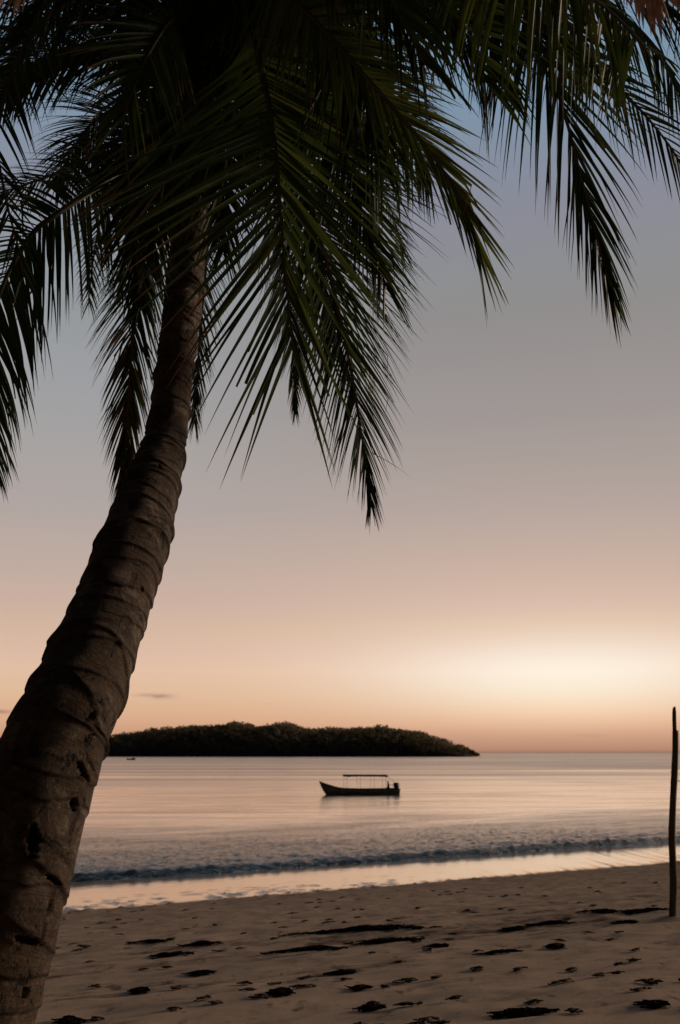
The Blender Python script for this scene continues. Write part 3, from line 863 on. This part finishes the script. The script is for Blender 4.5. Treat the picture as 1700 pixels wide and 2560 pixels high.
fl = np.array([lp for pl in me.polygons for lp in [pl.loop_start] * pl.loop_total])
wrap = (seg == 0) & (seg[np.minimum(fl, len(seg) - 1)] == NA - 1)      # close the seam without a smear
seg[wrap] = NA
uu = seg / NA * 1.05; vv = ring_i * step
uvl.data.foreach_set('uv', np.stack([uu, vv], 1).astype(np.float32).ravel())
link('trunk', me, bark, palm)

# frond materials: green blade, dry tips by an attribute of the leaflet
leaf_m, t, out = new_mat('palm_leaf')
dry = t.node('ShaderNodeAttribute', attribute_name='dry').outputs['Fac']
lit_tone = t.node('ShaderNodeAttribute', attribute_name='lit_tone').outputs['Fac']
co = t.node('ShaderNodeTexCoord').outputs['Object']
nn = t.noise(co, 25, 3)
g = t.ramp(lit_tone, [(0, (0.012, 0.026, 0.009)), (0.5, (0.026, 0.056, 0.013)), (1, (0.075, 0.105, 0.020))])
b = t.ramp(nn, [(0.3, (0.13, 0.06, 0.022)), (0.7, (0.28, 0.15, 0.07))])
c = t.mix(dry, g, b)
p_ = t.node('ShaderNodeBsdfPrincipled'); t.set(p_.inputs['Base Color'], c); p_.inputs['Roughness'].default_value = 0.5
p_.inputs['Specular IOR Level'].default_value = 0.3
tl = t.node('ShaderNodeBsdfTranslucent')
t.set(tl.inputs[0], t.mix(dry, t.ramp(lit_tone, [(0, (0.03, 0.05, 0.015)), (0.5, (0.08, 0.115, 0.025)), (1, (0.22, 0.23, 0.045))]), b))
mx = t.node('ShaderNodeMixShader'); mx.inputs[0].default_value = 0.22
t.l.new(p_.outputs[0], mx.inputs[1]); t.l.new(tl.outputs[0], mx.inputs[2]); t.l.new(mx.outputs[0], out.inputs[0])
rib_m = simple_mat('palm_midrib', (0.07, 0.06, 0.03), 0.6, 0.3, 6)
dry_rib_m = simple_mat('dry_midrib', (0.22, 0.13, 0.07), 0.8, 0.3, 6)
fibre_m = simple_mat('dry_fibre', (0.50, 0.32, 0.24), 0.9, 0.35, 30)
CROWN = at(455, 335, 6.4)
DOWN = Vector((0, 0, -1))
def frond(pts, L=0.9, n=95, face=0.9, droop=0.5, brown=0.08, brown_side=(0, 0), cut=0.05, t0=0.16, lit_tone=0.4, ang=(68, 22), wid=0.021, vee=18, tipl=0.42, sides=(1, -1), label=None, ang2=None, angs=None, lmul=(1, 1), apow=1.0, brown_left=0, gap=0.06, drywhole=0.0):
    n = int(n * 1.1)
    P = [CROWN + (at(*pts[0]) - CROWN).normalized() * 0.03] + [at(*q) for q in pts]
    M = 60
    C, LEN = catmull(P, M)
    hdir = Vector((C[-1].x - C[0].x, C[-1].y - C[0].y, 0))
    if hdir.length < 0.2: hdir = Vector((C[M//2].x - C[0].x, C[M//2].y - C[0].y, 0))
    side_h = Vector((hdir.y, -hdir.x, 0)).normalized()
    vs, fs, dry, ton = [], [], [], []
    S_prev = None
    frames = []
    for i in range(M):
        T = (C[min(i+1, M-1)] - C[max(i-1, 0)]).normalized()
        sv = T.cross((C[i] - CAM).normalized()).normalized()
        if S_prev is not None and sv.dot(S_prev) < 0: sv = -sv
        sh = side_h - T * side_h.dot(T)
        sh = sh.normalized() if sh.length > 0.05 else sv
        if sh.dot(sv) < 0: sh = -sh
        S = sh.lerp(sv, face); S = (S - T * S.dot(T)).normalized()
        if S_prev is not None: S = (S_prev.lerp(S, 0.5)); S = (S - T*S.dot(T)).normalized()
        S_prev = S
        Nn = S.cross(T)
        if Nn.z < 0 and abs(Nn.z) > 0.2: Nn = -Nn
        frames.append((T, S, Nn))
    sd_left = 1 if frames[M*2//3][1].x < 0 else -1
    if angs: ang, ang2 = ((angs[0], angs[1]), (angs[2], angs[3])) if sd_left == 1 else ((angs[2], angs[3]), (angs[0], angs[1]))
    if brown_left: brown_side = (brown_left, 0) if sd_left == 1 else (0, brown_left)
    # leaflets sit in loose bundles with small gaps, as wind-torn fronds do
    for sd in sides:
        k = 0; jit = 0
        for q in range(n):
            tt = t0 + (1 - t0) * (q + rng.uniform(-0.25, 0.25)) / (n - 1)
            tt = min(0.995, max(t0, tt))
            if rng.random() < gap: continue
            if q % 7 == 0: jit = rng.normal(0, 2.2)
            x = tt * (M - 1); i = min(M - 2, int(x)); f = x - i
            p = C[i].lerp(C[i+1], f); T, S, Nn = frames[i]
            u = (tt - t0) / (1 - t0)
            ll = L * (lmul[0] if sd == sd_left else lmul[1]) * interp(u, [0, 0.12, 0.35, 0.7, 1], [0.55, 0.85, 1.0, 0.82, tipl]) * rng.uniform(0.88, 1.08)
            an = R(interp(u ** apow, [0, 1], ang if sd == 1 or ang2 is None else ang2) + jit + rng.normal(0, 2.5))
            v_ = R(vee + rng.normal(0, 5))
            d = T*math.cos(an) + (S*sd*math.cos(v_) - Nn*math.sin(v_)) * math.sin(an)
            d.normalize()
            w0 = T - d * T.dot(d)
            if w0.length < 0.1: w0 = Nn
            w0.normalize()
            rt = Matrix.Rotation(R(rng.normal(34, 9)) * sd, 3, d)
            w0 = rt @ w0
            isdry = rng.random() < brown or rng.random() < brown_side[0 if sd == 1 else 1]
            tipdry = rng.uniform(0.55, 0.9) if isdry else rng.uniform(0.9, 1.3)
            alldry = rng.random() < drywhole
            cutat = rng.uniform(0.5, 0.85) if rng.random() < cut else 1.0
            tn = min(1, max(0, lit_tone + rng.normal(0, 0.2)))
            kink = rng.integers(3, 7) if rng.random() < 0.07 else 99; kd = rng.normal(size=3) * 0.5
            K = 7; b0 = len(vs); pos = p.copy(); dd = d.copy()
            sag = droop * rng.uniform(0.75, 1.25)
            for j in range(K + 1):
                g_ = j / K
                if j == kink: dd = (dd + Vector(kd) + DOWN * 0.7).normalized()
                if j:
                    dd = (dd + DOWN * sag * (g_ ** 1.2) * 0.42).normalized()
                    pos = pos + dd * (ll * cutat / K)
                gg = g_ * cutat
                ww = wid * (0.55 + 0.45*min(1, gg*6)) * max(0.03, (1 - gg ** 1.5)) * 0.5
                wv = (w0 - dd * w0.dot(dd)).normalized()
                up = wv.cross(dd)
                vs.extend((pos + wv*ww, pos + up*ww*0.35, pos - wv*ww))
                dv = 1.0 if alldry else min(1, max(0, (gg - tipdry)*5 + (0.8 if cutat < 1 and g_ > 0.8 and isdry else 0)))
                dry.extend((dv,)*3); ton.extend((tn,)*3)
            for j in range(K):
                a = b0 + j*3
                fs.append((a, a+1, a+4, a+3)); fs.append((a+1, a+2, a+5, a+4))
    me = mesh('frond', [v - PO for v in vs], fs)
    me.attributes.new('dry', 'FLOAT', 'POINT').data.foreach_set('value', dry)
    me.attributes.new('lit_tone', 'FLOAT', 'POINT').data.foreach_set('value', ton)
    o = link('frond', me, leaf_m, palm)
    if label: o['label'] = label
    if drywhole > 0.5: me.materials[0] = fibre_m
    m = MB(); m.tube([c_ - PO for c_ in C], [interp(i/(M-1), [0, 0.05, 0.2, 1], [0.06, 0.036, 0.021, 0.004]) for i in range(M)], 8)
    m.build('midrib', dry_rib_m if drywhole > 0.5 else rib_m, o, smooth=True)
    return o

FR = [
 # front frond that hangs before the trunk
 dict(pts=[(520,120,5.7),(575,70,5.1),(612,200,4.75),(634,330,4.6),(645,460,4.5),(655,590,4.5),(666,710,4.55),(674,800,4.6)], L=1.0, n=74, face=1, droop=0.10, brown_left=0.7, cut=0.2, angs=(84,28,58,12), lmul=(1.22, 1.1), apow=1.7, wid=0.028, tipl=0.6, lit_tone=0.45, t0=0.2, vee=8),
 dict(pts=[(560,170,6.0),(650,300,5.8),(715,470,5.7),(765,650,5.8),(805,830,5.9),(833,1000,6.1),(850,1110,6.2),(856,1165,6.25)], L=0.74, n=120, face=0.9, droop=0.22, ang=(58, 6), tipl=0.28, lit_tone=0.3, lmul=(1, 1.0), wid=0.021, apow=1.3),
 dict(pts=[(500,60,5.5),(600,-80,4.8),(700,20,4.3),(860,195,4.1),(960,310,4.1),(1040,420,4.1),(1080,500,4.1),(1105,580,4.15)], L=0.6, n=90, face=0.98, droop=0.1, lit_tone=0.8, ang=(62, 4), brown_side=(0.15,0.15), vee=8, tipl=0.55, apow=1.4),
 dict(pts=[(600,-150,5.6),(850,-300,4.9),(1100,-200,4.6),(1230,60,4.6),(1295,240,4.7),(1338,400,4.8),(1370,520,4.9),(1395,615,5),(1408,665,5.05)], L=0.9, n=120, face=0.95, droop=0.25, ang=(62, 6), lit_tone=0.2, brown_side=(0.15,0.15), tipl=0.35, wid=0.025, apow=1.3),
 dict(pts=[(560,-80,5.4),(750,-280,4.6),(950,-240,4.1),(1120,-140,3.9),(1260,-60,3.9),(1400,20,4.0),(1500,120,4.1)], L=0.86, n=120, face=0.05, droop=0.5, lit_tone=0.55, vee=72, ang=(88, 62)),
 dict(pts=[(600,-100,5.5),(800,-220,5.0),(1000,-200,4.7),(1150,-90,4.6),(1280,20,4.6),(1380,130,4.7)], L=0.78, n=90, face=0.1, droop=0.5, lit_tone=0.5, vee=70, ang=(88, 62)),
 dict(pts=[(650,-200,5.8),(950,-330,5.2),(1200,-120,5.0),(1340,110,5.0),(1420,195,5.0),(1500,280,5.0),(1568,375,5.1),(1620,500,5.2)], L=0.60, n=110, face=0.95, droop=0.3, lit_tone=0.25, ang=(62,20)),
 dict(pts=[(800,-400,5.6),(1200,-450,5.2),(1500,-200,5.2),(1640,60,5.3),(1720,250,5.4)], L=0.7, n=80, face=0.9, droop=0.2, lit_tone=0.2, ang=(75,30)),
 # left side
 dict(pts=[(380,330,6.3),(300,380,6.1),(220,434,5.9),(132,493,5.7),(74,540,5.6),(10,650,5.5),(-25,780,5.5),(-40,930,5.5),(-30,1050,5.6)], L=0.72, n=120, face=0.6, droop=0.6, lit_tone=0.25, t0=0.2, gap=0.15),
 dict(pts=[(380,150,6),(200,0,5.6),(60,100,5.4),(-5,300,5.3),(12,450,5.3),(42,570,5.3),(55,640,5.3)], L=0.5, n=70, face=0.9, droop=0.2, lit_tone=0.3, gap=0.3),
 dict(pts=[(420,400,6.8),(350,520,7.0),(318,680,7.1),(305,790,7.1),(294,950,7.1),(288,1060,7.1),(284,1100,7.1)], L=0.62, n=120, face=0.95, droop=0.3, brown_left=0.6, ang=(42,12), lit_tone=0.35, label='frond with dry brown leaflets along its left side', drywhole=0.3, tipl=0.6),
 dict(pts=[(480,400,7.2),(475,600,8),(460,780,8.4),(452,900,8.5),(448,975,8.5)], L=0.5, n=110, face=1, droop=0.15, ang=(45,12), brown_side=(0.2,0.2), lit_tone=0.4),
 dict(pts=[(560,350,7.4),(640,560,8.2),(668,720,8.5),(678,850,8.6),(681,950,8.6)], L=0.6, n=110, face=1, droop=0.2, ang=(50,12), tipl=0.25),
 dict(pts=[(600,250,7.6),(780,330,9),(890,460,9.6),(920,550,9.8),(930,585,9.8)], L=0.6, n=100, face=1, droop=0.2, ang=(50,14)),
 dict(pts=[(400,250,6.2),(340,330,6.0),(310,440,5.9),(315,580,5.9),(325,700,5.9)], L=0.55, n=110, face=0.8, droop=0.3, lit_tone=0.2, ang=(60,18)),
 dict(pts=[(380,120,5.6),(250,-120,4.8),(120,-160,4.4),(0,-110,4.2),(-80,20,4.2)], L=0.75, n=90, face=0.1, droop=0.5, lit_tone=0.1, vee=68, ang=(80,35)),
 dict(pts=[(420,80,5.5),(360,-150,4.7),(300,-200,4.2),(200,-140,3.9),(120,-30,3.8),(60,90,3.8)], L=0.6, n=90, face=0.4, droop=0.4, lit_tone=0.1, vee=40),
 dict(pts=[(380,220,6.3),(270,110,6.2),(160,110,6.1),(70,150,6.1),(0,220,6.1)], L=0.55, n=110, face=0.5, droop=0.5, lit_tone=0.1),
 dict(pts=[(470,120,5.6),(520,-100,4.8),(640,-220,4.2),(800,-150,3.9),(900,0,3.8),(980,150,3.8)], L=0.75, n=90, face=0.6, droop=0.4, lit_tone=0.1),
 dict(pts=[(500,200,5.9),(600,20,5.3),(720,0,4.9),(800,120,4.7),(850,260,4.6),(880,380,4.6)], L=0.9, n=100, face=0.85, droop=0.2, lit_tone=0.3, ang=(55,16)),
 dict(pts=[(540,250,6.6),(680,150,6.6),(820,180,6.6),(920,280,6.6),(990,400,6.7)], L=0.8, n=110, face=0.7, droop=0.4, lit_tone=0.1),
 dict(pts=[(560,0,5.6),(800,-200,5),(1000,-120,4.7),(1110,40,4.6),(1150,180,4.6)], L=0.75, n=90, face=0.6, droop=0.4, lit_tone=0.3),
 dict(pts=[(400,330,7.4),(300,380,7.8),(240,480,8.0),(215,600,8.1),(205,700,8.1)], L=0.45, n=90, face=0.9, droop=0.3, brown_side=(0.3,0.3), gap=0.15),
 dict(pts=[(440,200,5.9),(430,60,5.4),(400,40,5.0),(350,110,4.7),(310,200,4.6),(280,280,4.6)], L=0.7, n=70, face=0.95, droop=0.15, brown=0.6, cut=0.35, lit_tone=0.5, vee=8),
 dict(pts=[(520,220,6.2),(600,260,6.1),(680,380,6.1),(730,540,6.1),(755,700,6.2),(765,800,6.3)], L=0.85, n=110, face=0.9, droop=0.2, lit_tone=0.2, ang=(50, 16), lmul=(0.9, 1.35)),
 dict(pts=[(500,150,6.6),(560,-20,6.4),(660,-60,6.2),(760,40,6.1),(830,180,6.1)], L=0.8, n=100, face=0.7, droop=0.4, lit_tone=0.1),
 dict(pts=[(600,60,5.9),(850,-120,5.6),(1080,-160,5.4),(1300,-60,5.4),(1480,80,5.5),(1600,260,5.6)], L=0.7, n=110, face=0.3, droop=0.5, lit_tone=0.2, vee=50),
 dict(pts=[(430,150,7.0),(330,60,7.2),(200,40,7.4),(80,90,7.6),(0,180,7.6)], L=0.8, n=110, face=0.7, droop=0.5, lit_tone=0.1),
 dict(pts=[(400,260,6.6),(320,240,6.7),(230,270,6.8),(170,340,6.9),(130,420,7.0)], L=0.5, n=100, face=0.8, droop=0.4, lit_tone=0.1),
 dict(pts=[(520,-50,5.2),(700,-100,4.6),(900,-60,4.3),(1060,60,4.2),(1120,190,4.25)], L=0.8, n=100, face=0.7, droop=0.4, lit_tone=0.3),
 dict(pts=[(800,-150,5.6),(1100,-150,5.2),(1350,-80,5.2),(1560,30,5.3),(1680,150,5.4)], L=0.7, n=110, face=0.3, droop=0.5, lit_tone=0.2, vee=55),
 dict(pts=[(440,260,6.1),(405,320,5.7),(375,430,5.4),(360,540,5.3),(355,600,5.3)], L=0.5, n=80, face=0.9, droop=0.3, lit_tone=0.2, ang=(60,20), brown=0.3),
 dict(pts=[(470,260,6.0),(500,300,5.6),(520,400,5.4),(520,500,5.35),(515,580,5.4)], L=0.55, n=80, face=0.9, droop=0.3, lit_tone=0.3, ang=(60,20), brown=0.2),
 dict(pts=[(440,150,6.5),(350,0,6.4),(230,-60,6.4),(110,-20,6.5),(30,80,6.6)], L=0.85, n=110, face=0.4, droop=0.5, lit_tone=0.1, vee=50),
 dict(pts=[(380,250,6.5),(260,330,6.6),(150,390,6.7),(60,425,6.8),(-20,450,6.9)], L=0.42, n=80, face=0.8, droop=0.3, lit_tone=0.1, gap=0.3),
 dict(pts=[(520,160,6.0),(640,140,5.6),(740,260,5.4),(810,420,5.3),(860,560,5.3),(890,660,5.4)], L=0.72, n=100, face=0.9, droop=0.2, lit_tone=0.3, ang=(50, 16)),
 # dead, dry fronds whose shaggy leaflets show in the two top corners
 dict(pts=[(700,-350,5.2),(1100,-420,4.3),(1400,-160,3.7),(1490,-50,3.5),(1560,10,3.5),(1630,90,3.5)], L=0.4, n=170, face=0.4, droop=1.0, lit_tone=0.2, drywhole=1.0, wid=0.03, label='dead frond with pinkish brown dry leaflets', vee=65),
 dict(pts=[(400,-150,5.2),(250,-330,4.2),(120,-170,3.6),(50,-70,3.4),(-10,0,3.4),(-60,80,3.4)], L=0.36, n=170, face=0.4, droop=1.0, lit_tone=0.2, drywhole=1.0, wid=0.03, label='dead frond with dark brown dry leaflets', vee=65),
]
for f_ in FR: frond(**f_)
